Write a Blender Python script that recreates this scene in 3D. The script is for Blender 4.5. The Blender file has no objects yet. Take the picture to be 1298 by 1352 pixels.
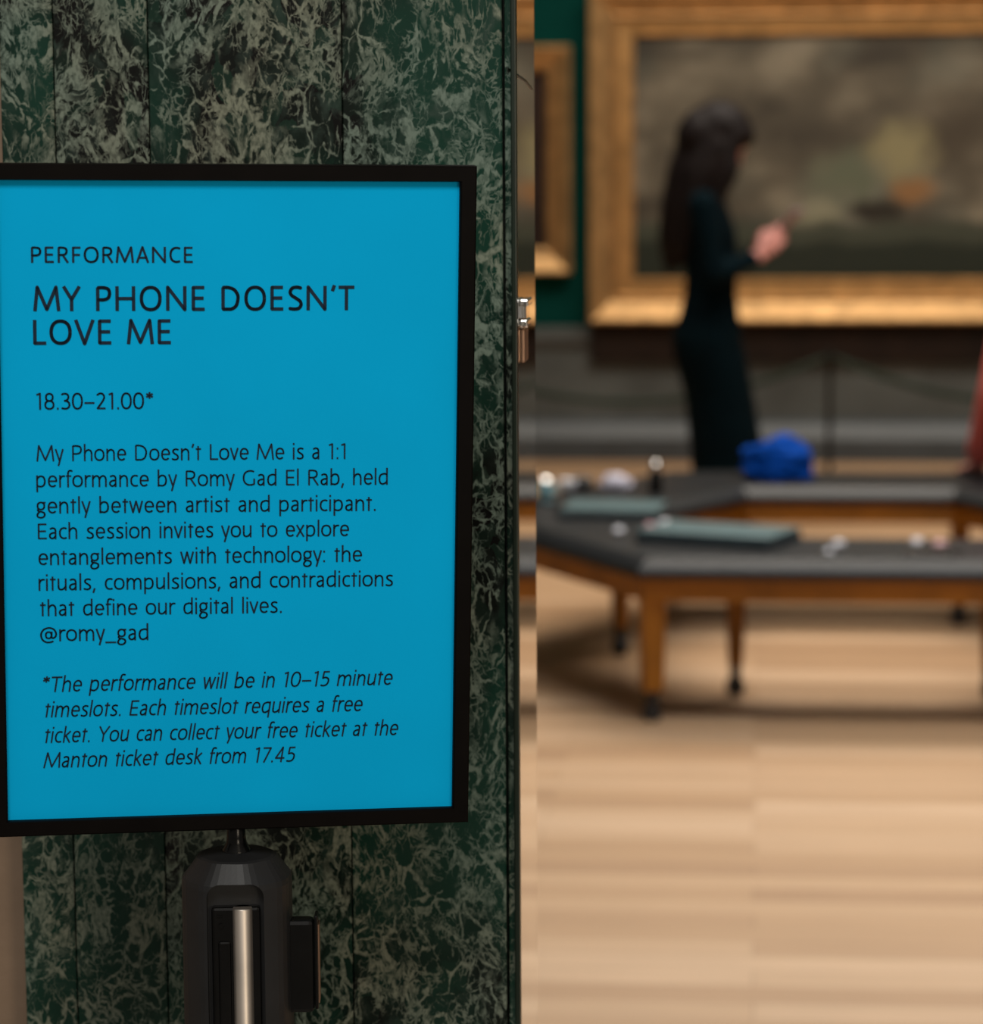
import bpy, bmesh, math, random
from math import pi, sin, cos, radians
from mathutils import Vector, Matrix, Euler
random.seed(7)
SC = bpy.context.scene
COL = SC.collection

# ------------------------------------------------------------------ camera
cam_d = bpy.data.cameras.new('camera'); cam = bpy.data.objects.new('camera', cam_d); COL.objects.link(cam)
cam_d.sensor_fit = 'VERTICAL'; cam_d.sensor_height = 36; cam_d.sensor_width = 36
cam_d.lens = 3728 / 1352 * 36
cam.matrix_world = Matrix.Translation((0, 0, 1.55)) @ (Matrix.Rotation(radians(5.40), 4, 'Z') @ Matrix.Rotation(radians(90 - 7.40), 4, 'X') @ Matrix.Rotation(radians(-0.35), 4, 'Z'))
cam_d.dof.use_dof = True; cam_d.dof.focus_distance = 1.86; cam_d.dof.aperture_fstop = 99.3 / 12.8
cam_d.dof.aperture_blades = 0
cam_d.clip_start = 0.05
SC.camera = cam

# ------------------------------------------------------------------ exposure, world, large lights
SC.view_settings.view_transform = 'Standard'; SC.view_settings.look = 'None'
SC.view_settings.exposure = 0.0; SC.view_settings.gamma = 1.0; SC.view_settings.use_curve_mapping = False
wd = bpy.data.worlds.new('world'); SC.world = wd; wd.use_nodes = True
wd.node_tree.nodes['Background'].inputs[0].default_value = (1.0, 0.92, 0.82, 1)
wd.node_tree.nodes['Background'].inputs[1].default_value = 0.22

def area(name, loc, target, sx, sy, power, color, spread=180):
    l = bpy.data.lights.new(name, 'AREA'); l.shape = 'RECTANGLE'; l.size = sx; l.size_y = sy
    l.energy = power; l.color = color; l.spread = radians(spread)
    o = bpy.data.objects.new(name, l); COL.objects.link(o); o.location = loc
    o.rotation_euler = (Vector(target) - Vector(loc)).to_track_quat('-Z', 'Y').to_euler()
    return o
area('foyer_light', (-0.2, -0.35, 3.25), (-0.35, 2.0, 1.2), 1.1, 0.8, 46, (1.0, 0.96, 0.90))
area('foyer_side_fill', (1.4, -.9, 1.5), (-.3, 2.0, .8), .8, .8, 19, (1.0, .84, .64))  # added unseen fill, warms and lifts the lower marble
area('gallery_skylight', (0.6, 10.4, 4.85), (0.6, 10.0, 0), 4.4, 2.6, 345, (1.0, 0.92, 0.81))
area('gallery_picture_light', (0.3, 12.9, 4.7), (0.3, 13.9, 1.0), 5.0, 0.3, 12, (1.0, 0.86, 0.66))
area('gallery_front_light', (1.0, 6.0, 4.85), (1.0, 5.9, 0), 3.4, 2.0, 105, (.93, .97, 1.0), 110)

# ------------------------------------------------------------------ material helpers
def mat(name, color=(.5, .5, .5), rough=.5, metal=0., spec=.5, noise=None, bump=None, coat=0.):
    """noise=(scale, amount): tonal wear in the surface itself; bump=(scale, strength)."""
    m = bpy.data.materials.new(name); m.use_nodes = True
    nt = m.node_tree; b = nt.nodes['Principled BSDF']
    b.inputs['Base Color'].default_value = (*color, 1); b.inputs['Roughness'].default_value = rough
    b.inputs['Metallic'].default_value = metal; b.inputs['Specular IOR Level'].default_value = spec
    b.inputs['Coat Weight'].default_value = coat
    tc = nt.nodes.new('ShaderNodeTexCoord')
    if noise:
        n = nt.nodes.new('ShaderNodeTexNoise'); n.inputs['Scale'].default_value = noise[0]; n.inputs['Detail'].default_value = 5
        nt.links.new(tc.outputs['Object'], n.inputs['Vector'])
        r = nt.nodes.new('ShaderNodeValToRGB')
        a = noise[1]
        r.color_ramp.elements[0].position = .3; r.color_ramp.elements[1].position = .7
        r.color_ramp.elements[0].color = (*[c * (1 - a) for c in color], 1)
        r.color_ramp.elements[1].color = (*[min(1, c * (1 + a)) for c in color], 1)
        nt.links.new(n.outputs['Fac'], r.inputs['Fac']); nt.links.new(r.outputs['Color'], b.inputs['Base Color'])
    if bump:
        n2 = nt.nodes.new('ShaderNodeTexNoise'); n2.inputs['Scale'].default_value = bump[0]; n2.inputs['Detail'].default_value = 4
        nt.links.new(tc.outputs['Object'], n2.inputs['Vector'])
        bp = nt.nodes.new('ShaderNodeBump'); bp.inputs['Strength'].default_value = bump[1]; bp.inputs['Distance'].default_value = .01
        nt.links.new(n2.outputs['Fac'], bp.inputs['Height']); nt.links.new(bp.outputs['Normal'], b.inputs['Normal'])
    return m

def nd(nt, kind, **kw):
    n = nt.nodes.new(kind)
    for k, v in kw.items():
        if k.startswith('i_'): n.inputs[k[2:].replace('_', ' ')].default_value = v
        else: setattr(n, k, v)
    return n

def ramp(nt, src, stops):
    r = nt.nodes.new('ShaderNodeValToRGB'); e = r.color_ramp.elements
    while len(e) < len(stops): e.new(.5)
    for i, (p, c) in enumerate(stops):
        e[i].position = p; e[i].color = (*c, 1) if len(c) == 3 else c
    nt.links.new(src, r.inputs['Fac']); return r.outputs['Color']

def mixc(nt, fac, a, b, mode='MIX'):
    m = nt.nodes.new('ShaderNodeMix'); m.data_type = 'RGBA'; m.blend_type = mode
    for s, i in ((fac, 0), (a, 6), (b, 7)):
        if hasattr(s, 'links'): nt.links.new(s, m.inputs[i])
        else: m.inputs[i].default_value = s if i == 0 else (*s, 1)
    return m.outputs[2]

def math_(nt, op, a, b=None, clamp=False):
    m = nt.nodes.new('ShaderNodeMath'); m.operation = op; m.use_clamp = clamp
    for i, s in enumerate((a, b)):
        if s is None: continue
        if hasattr(s, 'links'): nt.links.new(s, m.inputs[i])
        else: m.inputs[i].default_value = s
    return m.outputs[0]

def marble_material():
    m = bpy.data.materials.new('verde_marble'); m.use_nodes = True; nt = m.node_tree; L = nt.links
    b = nt.nodes['Principled BSDF']; tc = nd(nt, 'ShaderNodeTexCoord')
    oi = nd(nt, 'ShaderNodeObjectInfo')
    off = nd(nt, 'ShaderNodeVectorMath', operation='MULTIPLY_ADD')
    L.new(oi.outputs['Random'], off.inputs[0]); off.inputs[1].default_value = (13.1, 7.7, 21.3); L.new(tc.outputs['Object'], off.inputs[2])
    mp = nd(nt, 'ShaderNodeMapping'); L.new(off.outputs[0], mp.inputs['Vector'])
    mp.inputs['Scale'].default_value = (1.25, 1.25, 0.84)
    v0 = mp.outputs['Vector']
    def warp(vec, scale, amt, detail=4):
        n = nd(nt, 'ShaderNodeTexNoise', i_Scale=scale, i_Detail=detail); L.new(vec, n.inputs['Vector'])
        s = nd(nt, 'ShaderNodeVectorMath', operation='SUBTRACT'); L.new(n.outputs['Color'], s.inputs[0]); s.inputs[1].default_value = (.5, .5, .5)
        a = nd(nt, 'ShaderNodeVectorMath', operation='MULTIPLY_ADD'); L.new(s.outputs[0], a.inputs[0]); a.inputs[1].default_value = (amt,) * 3
        L.new(vec, a.inputs[2]); return a.outputs[0]
    w1 = warp(v0, 16, .045, 5); w2 = warp(w1, 80, .013, 6)
    def noise(scale, detail, vec=None, rough=.5):
        n = nd(nt, 'ShaderNodeTexNoise', i_Scale=scale, i_Detail=detail, i_Roughness=rough); L.new(vec or v0, n.inputs['Vector']); return n.outputs['Fac']
    def mask(scale, lo, hi, detail=3, vec=None):
        return ramp(nt, noise(scale, detail, vec), [(lo, (0, 0, 0)), (hi, (1, 1, 1))])
    def vein(vec, scale, width, nscale, thr, soft, nvec=None):
        """cracks that swell, taper and break off where a second noise falls under thr"""
        v = nd(nt, 'ShaderNodeTexVoronoi', feature='DISTANCE_TO_EDGE', i_Scale=scale); L.new(vec, v.inputs['Vector'])
        t = math_(nt, 'MULTIPLY', math_(nt, 'SUBTRACT', noise(nscale, 5, nvec, .6), thr), 5.0)
        x = math_(nt, 'SUBTRACT', math_(nt, 'MULTIPLY', t, width), v.outputs['Distance'])
        return math_(nt, 'DIVIDE', x, soft, True)
    # dark ground: near-black clasts in bottle green
    vc = nd(nt, 'ShaderNodeTexVoronoi', feature='F1', i_Scale=46); L.new(w2, vc.inputs['Vector'])
    clast = ramp(nt, vc.outputs['Color'], [(.25, (.0045, .0045, .004)), (.55, (.006, .011, .008)), (.9, (.009, .024, .016))])
    ground = mixc(nt, mask(5, .46, .60), clast, (.008, .036, .024))
    haze = math_(nt, 'MULTIPLY', mask(70, .48, .70, 9, w2), mask(8, .40, .62, 3))
    ground = mixc(nt, math_(nt, 'MULTIPLY', haze, .75), ground, (.040, .062, .050))
    # veins
    big = math_(nt, 'MULTIPLY', vein(w1, 14, .030, 24, .45, .018), .95)
    mid = math_(nt, 'MULTIPLY', vein(w2, 58, .13, 46, .425, .06, w1), .9)
    sml = math_(nt, 'MULTIPLY', vein(warp(w2, 220, .006, 5), 135, .20, 38, .43, .10), .7)
    cloud = math_(nt, 'MULTIPLY', mask(130, .49, .58, 9, w2), mask(17, .50, .60, 6, w1))
    veins = math_(nt, 'MAXIMUM', big, mid)
    veins = math_(nt, 'MAXIMUM', veins, sml)
    veins = math_(nt, 'MAXIMUM', veins, math_(nt, 'MULTIPLY', cloud, .9), True)
    veins = math_(nt, 'MULTIPLY', veins, math_(nt, 'ADD', math_(nt, 'MULTIPLY', mask(300, .36, .56, 4), .5), .5))
    vcol = mixc(nt, mask(6, .4, .6), (.160, .210, .172), (.215, .230, .172))
    colr = mixc(nt, veins, ground, vcol)
    L.new(colr, b.inputs['Base Color'])
    b.inputs['Roughness'].default_value = .25; b.inputs['Specular IOR Level'].default_value = .22
    return m

def plank_material():
    m = bpy.data.materials.new('maple_boards'); m.use_nodes = True; nt = m.node_tree; L = nt.links
    b = nt.nodes['Principled BSDF']; tc = nd(nt, 'ShaderNodeTexCoord')
    br = nd(nt, 'ShaderNodeTexBrick', i_Scale=1.0, i_Mortar_Size=.0012, i_Bias=0.0, i_Brick_Width=1.3, i_Row_Height=.10)
    br.offset = .37; br.offset_frequency = 2
    br.inputs['Color1'].default_value = (0, 0, 0, 1); br.inputs['Color2'].default_value = (1, 1, 1, 1); br.inputs['Mortar'].default_value = (.0, .0, .0, 1)
    L.new(tc.outputs['Object'], br.inputs['Vector'])
    tone = ramp(nt, br.outputs['Color'], [(0, (.39, .235, .13)), (.5, (.47, .295, .165)), (1, (.57, .385, .24))])
    mp = nd(nt, 'ShaderNodeMapping'); mp.inputs['Scale'].default_value = (1.2, 22, 1); L.new(tc.outputs['Object'], mp.inputs['Vector'])
    g = nd(nt, 'ShaderNodeTexNoise', i_Scale=2.2, i_Detail=6, i_Roughness=.6); L.new(mp.outputs['Vector'], g.inputs['Vector'])
    grain = ramp(nt, g.outputs['Fac'], [(.3, (.86, .84, .82)), (.7, (1.06, 1.05, 1.04))])
    c = mixc(nt, 1.0, tone, grain, 'MULTIPLY')
    c = mixc(nt, math_(nt, 'MULTIPLY', br.outputs['Fac'], .55), c, (.12, .07, .035))
    L.new(c, b.inputs['Base Color']); b.inputs['Roughness'].default_value = .38; b.inputs['Specular IOR Level'].default_value = .4
    return m

def painting_material():
    """A generic cloudy landscape in oils: brown-grey sky, a pale tree, dark meadow."""
    m = bpy.data.materials.new('oil_landscape'); m.use_nodes = True; nt = m.node_tree; L = nt.links
    b = nt.nodes['Principled BSDF']; tc = nd(nt, 'ShaderNodeTexCoord'); v = tc.outputs['Object']
    def noise(sc, det, scale=(1, 1, 1)):
        mp = nd(nt, 'ShaderNodeMapping'); mp.inputs['Scale'].default_value = scale; L.new(v, mp.inputs['Vector'])
        n = nd(nt, 'ShaderNodeTexNoise', i_Scale=sc, i_Detail=det); L.new(mp.outputs[0], n.inputs['Vector']); return n.outputs['Fac']
    sky = ramp(nt, noise(2.6, 4, (.7, 1, 1.1)), [(.36, (.042, .035, .025)), (.50, (.095, .080, .056)), (.64, (.22, .188, .135))])
    sky = mixc(nt, ramp(nt, noise(1.5, 2), [(.5, (0, 0, 0)), (.7, (.6, .6, .6))]), sky, (.075, .095, .082))
    sx = nd(nt, 'ShaderNodeSeparateXYZ'); L.new(v, sx.inputs[0]); x, z = sx.outputs['X'], sx.outputs['Z']
    # darker worked edge of the sky at the top of the canvas
    def blob(cx, cz, rx, rz, soft, wob=.5):
        dx = math_(nt, 'DIVIDE', math_(nt, 'SUBTRACT', x, cx), rx); dz = math_(nt, 'DIVIDE', math_(nt, 'SUBTRACT', z, cz), rz)
        d = math_(nt, 'SQRT', math_(nt, 'ADD', math_(nt, 'MULTIPLY', dx, dx), math_(nt, 'MULTIPLY', dz, dz)))
        d = math_(nt, 'ADD', d, math_(nt, 'MULTIPLY', math_(nt, 'SUBTRACT', noise(9, 4), .5), wob))
        return ramp(nt, d, [(1 - soft, (1, 1, 1)), (1.0, (0, 0, 0))])
    c = mixc(nt, math_(nt, 'MULTIPLY', blob(.34, .12, .30, .26, .7), .75), sky, (.055, .042, .028))
    c = mixc(nt, blob(-.20, -.10, .26, .18, .7, 1.2), c, (.105, .115, .075))
    c = mixc(nt, blob(.06, .02, .20, .18, .6, 1.0), c, (.23, .20, .105))
    c = mixc(nt, blob(-.35, -.28, .13, .11, .6, 1.), c, (.21, .20, .135))
    c = mixc(nt, math_(nt, 'MULTIPLY', blob(.11, -.17, .14, .085, .6, .9), .9), c, (.24, .12, .045))
    c = mixc(nt, blob(-.06, -.27, .17, .075, .5, .8), c, (.022, .018, .012))
    hz = math_(nt, 'ADD', z, math_(nt, 'MULTIPLY', math_(nt, 'SUBTRACT', noise(4, 3), .5), .10))
    c = mixc(nt, ramp(nt, math_(nt, 'ADD', hz, 1.0), [(.655, (1, 1, 1)), (.70, (0, 0, 0))]), c, (.045, .050, .034))
    c = mixc(nt, ramp(nt, math_(nt, 'ADD', hz, 1.0), [(.565, (1, 1, 1)), (.605, (0, 0, 0))]), c, (.014, .019, .012))
    L.new(c, b.inputs['Base Color']); b.inputs['Roughness'].default_value = .55; b.inputs['Specular IOR Level'].default_value = .3
    return m

M = dict(
    marble=marble_material(), planks=plank_material(), canvas=painting_material(),
    grout=mat('marble_joint', (.008, .010, .009), .5),
    beige=mat('beige_stone', (.24, .165, .11), .75, noise=(9, .12), bump=(60, .1)),
    stonefloor=mat('foyer_stone', (.30, .27, .23), .4, noise=(3, .2)),
    green=mat('green_wall_paint', (.0006, .036, .029), .9, spec=.08, noise=(3, .12)),
    dado=mat('grey_dado_stone', (.068, .075, .072), .45, noise=(3.0, .3)),
    skirting=mat('blue_grey_skirting', (.046, .053, .058), .5, noise=(3, .25)),
    rail=mat('dado_rail', (.034, .031, .025), .5, noise=(5, .2)),
    ceiling=mat('white_ceiling', (.7, .69, .66), .8, noise=(2, .03)),
    gold=mat('gilded_wood', (.47, .28, .12), .52, metal=.8, noise=(14, .25), bump=(40, .15)),
    gold_dark=mat('aged_gilding', (.50, .285, .11), .42, metal=.85, noise=(12, .25), bump=(40, .15)),
    shadebrown=mat('dark_brown_shade', (.012, .0055, .0028), .6, spec=.2, noise=(6, .4)),  # shade below the big frame, put in as a brown colour
    oldmaster=mat('dark_oil_painting', (.020, .010, .007), .5, spec=.2, noise=(3.5, .8)),
    poster=mat('cyan_poster_paper', (.0003, .385, .745), .8, spec=.06, noise=(10, .03)),
    ink=mat('navy_ink', (.004, .016, .035), .6, spec=.2, noise=(30, .1)),
    blackframe=mat('black_frame', (.0028, .0020, .0017), .55, spec=.06, noise=(40, .2)),
    blackplastic=mat('black_plastic', (.010, .0105, .0115), .5, spec=.45, noise=(50, .15), bump=(900, .02)),
    shinyplastic=mat('glossy_black_plastic', (.004, .004, .004), .22, spec=.22, noise=(50, .2)),
    steel=mat('brushed_steel', (.56, .50, .44), .46, metal=1., noise=(30, .08)),
    chrome=mat('chrome', (.85, .83, .80), .12, metal=1., noise=(20, .03)),
    bronze=mat('bronze', (.36, .22, .15), .4, metal=.9, noise=(40, .15)),
    mirror=mat('polished_metal_lining', (.80, .79, .76), .035, metal=1., noise=(6, .03)),
    edge=mat('dark_green_edge', (.004, .012, .006), .35, noise=(20, .2)),
    leather=mat('black_leather', (.0085, .0095, .0112), .42, spec=.27, noise=(12, .15), bump=(160, .08)),
    oak=mat('oiled_oak', (.27, .098, .006), .5, spec=.3, noise=(9, .2)),
    castor=mat('black_rubber', (.010, .010, .012), .5, noise=(30, .2)),
    teal=mat('teal_cloth_cover', (.045, .092, .098), .6, noise=(20, .12)),
    tealdark=mat('dark_teal_edge', (.012, .024, .030), .6, noise=(20, .2)),
    blue=mat('royal_blue_cloth', (.0008, .050, .31), .85, spec=.08, noise=(20, .2)),
    pale=mat('glazed_white', (.62, .62, .66), .18, noise=(20, .04)),
    pink=mat('pale_pink_case', (.62, .34, .36), .3, noise=(20, .06)),
    paleblue=mat('pale_blue_glaze', (.35, .75, .85), .10, noise=(20, .1), coat=.6),
    tissue=mat('white_tissue', (.58, .56, .66), .9, noise=(20, .05)),
    phoneblack=mat('phone_glass', (.01, .01, .012), .12, noise=(20, .1)),
    skin=mat('skin', (.50, .21, .18), .5, noise=(12, .08)),
    hair=mat('dark_hair', (.0065, .0035, .0035), .6, spec=.18, noise=(30, .3), bump=(60, .3)),
    dress=mat('dark_teal_jersey', (.0004, .0050, .0078), .9, spec=.06, noise=(14, .2)),
    shoe=mat('red_shoe', (.35, .03, .02), .4, noise=(20, .1)),
    sweater=mat('coral_red_wool', (.60, .11, .085), .85, noise=(25, .15), bump=(120, .3)),
    trousers=mat('charcoal_trousers', (.03, .03, .035), .8, noise=(20, .15)),
    phone=mat('mauve_phone', (.22, .16, .22), .3, noise=(20, .06)),
    rope=mat('dark_green_rope', (.007, .018, .010), .8, noise=(60, .3), bump=(200, .4)),
    post=mat('blackened_steel', (.006, .0058, .005), .6, spec=.2, noise=(20, .15)),
)

# ------------------------------------------------------------------ object helpers
def link(name, bm, m, parent=None, smooth=False):
    me = bpy.data.meshes.new(name); bm.to_mesh(me); bm.free()
    for x in (m if isinstance(m, (list, tuple)) else [m]): me.materials.append(M[x])
    if smooth:
        for p in me.polygons: p.use_smooth = True
    o = bpy.data.objects.new(name, me); COL.objects.link(o)
    if parent: o.parent = parent
    return o

def empty(name, loc, rz=0):
    o = bpy.data.objects.new(name, None); COL.objects.link(o); o.location = loc; o.rotation_euler = (0, 0, rz); o.empty_display_size = .05
    return o

def tag(o, label, cat, group=None):
    o['label'] = label; o['category'] = cat
    if group: o['group'] = group
    return o

def struct(o, label=None):
    o['kind'] = 'structure'
    if label: o['label'] = label
    return o

def box(bm, x0, x1, y0, y1, z0, z1, bev=0, seg=2, mi=0):
    r = bmesh.ops.create_cube(bm, size=1)
    vs = r['verts']
    for v in vs: v.co = Vector(((x0 + x1) / 2 + v.co.x * (x1 - x0), (y0 + y1) / 2 + v.co.y * (y1 - y0), (z0 + z1) / 2 + v.co.z * (z1 - z0)))
    fs = {f for v in vs for f in v.link_faces}
    for f in fs: f.material_index = mi
    if bev:
        es = list({e for v in vs for e in v.link_edges})
        bmesh.ops.bevel(bm, geom=es, offset=bev, segments=seg, profile=.5, affect='EDGES')
    return bm

def B(*a, **k):
    return box(bmesh.new(), *a, **k)

def prism(bm, poly, z0, z1, bev=0, seg=2):
    """poly: list of (x, y), counter-clockwise, extruded up z."""
    a = [bm.verts.new((x, y, z0)) for x, y in poly]; b = [bm.verts.new((x, y, z1)) for x, y in poly]
    n = len(poly)
    bm.faces.new(a[::-1]); top = bm.faces.new(b)
    for i in range(n): bm.faces.new((a[i], a[(i + 1) % n], b[(i + 1) % n], b[i]))
    if bev: bmesh.ops.bevel(bm, geom=list(top.edges), offset=bev, segments=seg, profile=.5, affect='EDGES')
    return bm

def rings(bm, secs, cap=True):
    """Loft a list of equal-length rings of points."""
    R = [[bm.verts.new(p) for p in s] for s in secs]; n = len(R[0])
    for a, b in zip(R, R[1:]):
        for i in range(n): bm.faces.new((a[i], a[(i + 1) % n], b[(i + 1) % n], b[i]))
    if cap: bm.faces.new(R[0][::-1]); bm.faces.new(R[-1])
    return bm

def lathe(bm, prof, n=32, c=(0, 0)):
    """prof: list of (radius, z), bottom to top."""
    return rings(bm, [[(c[0] + r * cos(2 * pi * i / n), c[1] + r * sin(2 * pi * i / n), z) for i in range(n)] for r, z in prof])

def tube(bm, pts, rad, n=12):
    pts = [Vector(p) for p in pts]; rr = rad if isinstance(rad, (list, tuple)) else [rad] * len(pts)
    secs = []; prev = None
    for i, p in enumerate(pts):
        t = (pts[min(i + 1, len(pts) - 1)] - pts[max(i - 1, 0)]).normalized()
        if prev is None: u = t.orthogonal().normalized()
        else: u = (prev - t * prev.dot(t)).normalized()
        prev = u; w = t.cross(u)
        secs.append([tuple(p + rr[i] * (cos(2 * pi * k / n) * u + sin(2 * pi * k / n) * w)) for k in range(n)])
    return rings(bm, secs)

def ball(bm, c, r, rot=(0, 0, 0), sub=3):
    r = r if isinstance(r, (list, tuple)) else (r, r, r)
    q = bmesh.ops.create_icosphere(bm, subdivisions=sub, radius=1)
    mt = Matrix.Translation(c) @ Euler(rot).to_matrix().to_4x4() @ Matrix.Diagonal((*r, 1))
    bmesh.ops.transform(bm, matrix=mt, verts=q['verts']); return bm

def limb(bm, pts, n=14):
    """pts: (x, y, z, radius) joints; a tapering chain with round joints."""
    for p, q in zip(pts, pts[1:]):
        a, b = Vector(p[:3]), Vector(q[:3])
        tube(bm, [a, a.lerp(b, .33), a.lerp(b, .66), b], [p[3], p[3] + (q[3] - p[3]) * .33, p[3] + (q[3] - p[3]) * .66, q[3]], n)
    for p in pts: ball(bm, p[:3], p[3], sub=2)
    return bm

def fused(name, bm, m, parent, voxel, smooth=6):
    """One continuous skin over all the shells in bm."""
    o = link(name, bm, m, parent)
    md = o.modifiers.new('skin', 'REMESH'); md.mode = 'VOXEL'; md.voxel_size = voxel; md.use_smooth_shade = True
    s = o.modifiers.new('smooth', 'SMOOTH'); s.factor = .5; s.iterations = smooth
    dg = bpy.context.evaluated_depsgraph_get()
    me = bpy.data.meshes.new_from_object(o.evaluated_get(dg)); me.name = name
    o.modifiers.clear(); o.data = me
    for p in me.polygons: p.use_smooth = True
    return o

# ================================================================== THE SETTING
WY = 2.00            # front of the marble wall
WD = 0.165           # its thickness at the doorway
# marble pilaster beside the doorway, clad in upright slabs with open joints
wall = struct(link('wall_front', B(-.533, -.1743, WY + .018, WY + WD, 0, 3.4), 'grout'))
joints = [-.5405, -.5010, -.4325, -.2935, -.1795]
for a, b in zip(joints, joints[1:]):
    s = link('marble_slab', B(0, b - a - .0009, 0, .0175, 0, 3.4, bev=.0007, seg=1), 'marble', wall)
    s.location = (a + .00045, WY, 0); s['kind'] = 'structure'
s = link('marble_slab', B(0, .0075, 0, .016, 0, 3.4, bev=.002, seg=2), 'marble', wall); s.location = (-.1784, WY + .002, 0); s['kind'] = 'structure'
# plain stone wall continuing to the left, a little behind the marble
struct(link('wall_left', B(-4.2, -.5420, WY + .03, WY + WD, 0, 3.4, bev=.002), 'beige'))
struct(link('wall_lintel', B(-4.2, 3.6, WY + .02, WY + WD, 3.4, 5.0), 'beige'))
struct(link('wall_right', B(2.2, 3.6, WY + .02, WY + WD, 0, 3.4), 'beige'))
# doorway lining: polished face, dark green nosing, lock keep
door = struct(empty('door_1', (-.1700, WY, 0)), 'polished metal doorway lining with a dark green front edge')
o = link('jamb_lining', B(-.002, .0, .006, WD, 0, 3.4), 'mirror', door)
o = link('edge_strip', B(-.0035, .0005, -.004, .006, 0, 3.4, bev=.001), 'edge', door)
lk = link('lock_plate', B(.0, .0030, .030, .062, 1.394, 1.4185, bev=.0012), 'bronze', door); lk['label'] = 'bronze lower lock plate'
bm = bmesh.new(); box(bm, 0, .0062, .022, .06, 1.4350, 1.4400, bev=.0012); box(bm, 0, .0045, .026, .056, 1.4265, 1.4350); box(bm, 0, .0055, .024, .058, 1.4205, 1.4255, bev=.0012)
o = link('lock_cylinder', bm, 'chrome', door); o['label'] = 'chrome lock cylinder with two bright collars'
o = link('latch_arm', tube(bmesh.new(), [(-.006, -.002, 1.6035), (.004, .03, 1.5955), (.007, .05, 1.590)], .0011, 8), 'edge', door)

# gallery shell
struct(link('floor', B(-4.5, 5.6, WY - .02, 14.2, -.06, 0), 'planks'))
struct(link('floor_foyer', B(-4.5, 5.6, -3, WY - .02, -.06, 0), 'stonefloor'))
struct(link('ceiling', B(-4.5, 5.6, WY + WD, 14.2, 5.0, 5.1), 'ceiling'))
struct(link('wall_back', B(-4.5, 5.6, 13.98, 14.2, 0, 5.0), 'green'))
struct(link('wall_west', B(-4.5, -4.3, WY + WD, 13.98, 0, 5.0), 'green'))
struct(link('wall_east', B(5.4, 5.6, WY + WD, 13.98, 0, 5.0), 'green'))
struct(link('trim_1', B(-4.3, 5.4, 13.945, 13.98, 0, .655, bev=.003), 'dado'), 'grey stone dado along the green wall')
struct(link('trim_2', B(-4.3, 5.4, 13.925, 13.98, .56, .60, bev=.006), 'rail'), 'narrow rail on the grey stone dado')
bm = bmesh.new(); pr = [(13.945, 0), (13.86, 0), (13.86, .11), (13.905, .185), (13.945, .205)]
rings(bm, [[(x, y, z) for y, z in pr] for x in (-4.3, 5.4)]); bmesh.ops.recalc_face_normals(bm, faces=bm.faces)
struct(link('baseboard_back', bm, 'skirting'))

# ================================================================== SIGN STAND
SM = Matrix(((.96768, .02563, .25089), (.25191, -.05112, -.9664), (-.01195, .99836, -.05592)))
SCN = Vector((-.33380, 1.76803, 1.32390))
PX, PY = -.3410, 1.800          # axis of the post
stand = tag(empty('sign_stand', (PX, PY, 0)), 'black framed cyan poster on a black barrier post in front of green marble', 'sign')
def rebase(o, parent, mw):
    o.parent = parent; o.matrix_parent_inverse = Matrix.Identity(4)
    pm = Matrix.Translation(parent.location) if parent.parent is None else parent['_w_'] if '_w_' in parent else parent.matrix_world
    o.matrix_local = pm.inverted() @ mw
SW = Matrix.Translation(SCN) @ SM.to_4x4()
hw, hh, lip = .1445, .206, .0105
ox, oy = .155, .2155
bm = bmesh.new()
prof = [(0, .0), (0, .0125), (.001, .0135), (.0095, .0135), (.0105, .0125), (.0105, .0)]     # from outside in, with z toward the viewer
secs = []
for sx, sy in ((-1, -1), (1, -1), (1, 1), (-1, 1)):
    secs.append([(sx * (ox - t), sy * (oy - t * (1.0 if t < .01 else .95)), z - .0085) for t, z in prof])
secs.append(secs[0])
R_ = [[bm.verts.new(p) for p in s] for s in secs[:4]]; R_.append(R_[0])
for a, b in zip(R_, R_[1:]):
    for i in range(len(prof)): bm.faces.new((a[i], a[(i + 1) % len(prof)], b[(i + 1) % len(prof)], b[i]))
box(bm, -.1535, .1535, -.214, .214, -.0100, -.0060)          # backing board closing the frame
bmesh.ops.recalc_face_normals(bm, faces=bm.faces)
sf = link('sign_frame', bm, 'blackframe'); rebase(sf, stand, SW)
pw = SW
poster = link('poster', B(-.1455, .1455, -.207, .207, -.0059, -.0003), 'poster'); rebase(poster, stand, pw)
poster['label'] = 'cyan poster printed with navy lettering'

# ---- lettering: each letter drawn as pen strokes in a light humanist sans
def el(cx, cy, rx, ry, a0, a1, n=22, e=2.25):
    out = []
    for i in range(n + 1):
        a = radians(a0 + (a1 - a0) * i / n); c, s = cos(a), sin(a)
        out.append((cx + rx * math.copysign(abs(c) ** (2 / e), c), cy + ry * math.copysign(abs(s) ** (2 / e), s)))
    return out
def cr(*p):
    p = list(p); q = [p[0]] + p + [p[-1]]; out = []
    for i in range(1, len(q) - 2):
        for k in range(7):
            t = k / 7; a, b, c, d = q[i - 1], q[i], q[i + 1], q[i + 2]
            out.append(tuple(.5 * (2 * b[j] + (c[j] - a[j]) * t + (2 * a[j] - 5 * b[j] + 4 * c[j] - d[j]) * t * t + (3 * b[j] - a[j] - 3 * c[j] + d[j]) * t ** 3) for j in (0, 1)))
    return out + [p[-1]]
def ln(*v): return [(v[i], v[i + 1]) for i in range(0, len(v), 2)]
def dot(x, y): return [(x, y - 4.2), (x, y + 4.2)]
XH = 49
arch = lambda x0, x1: cr((x0, 33), (x0 + (x1 - x0) * .18, 43), (x0 + (x1 - x0) * .55, XH), (x0 + (x1 - x0) * .88, 44), (x1, 33)) + [(x1, 0)]
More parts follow.
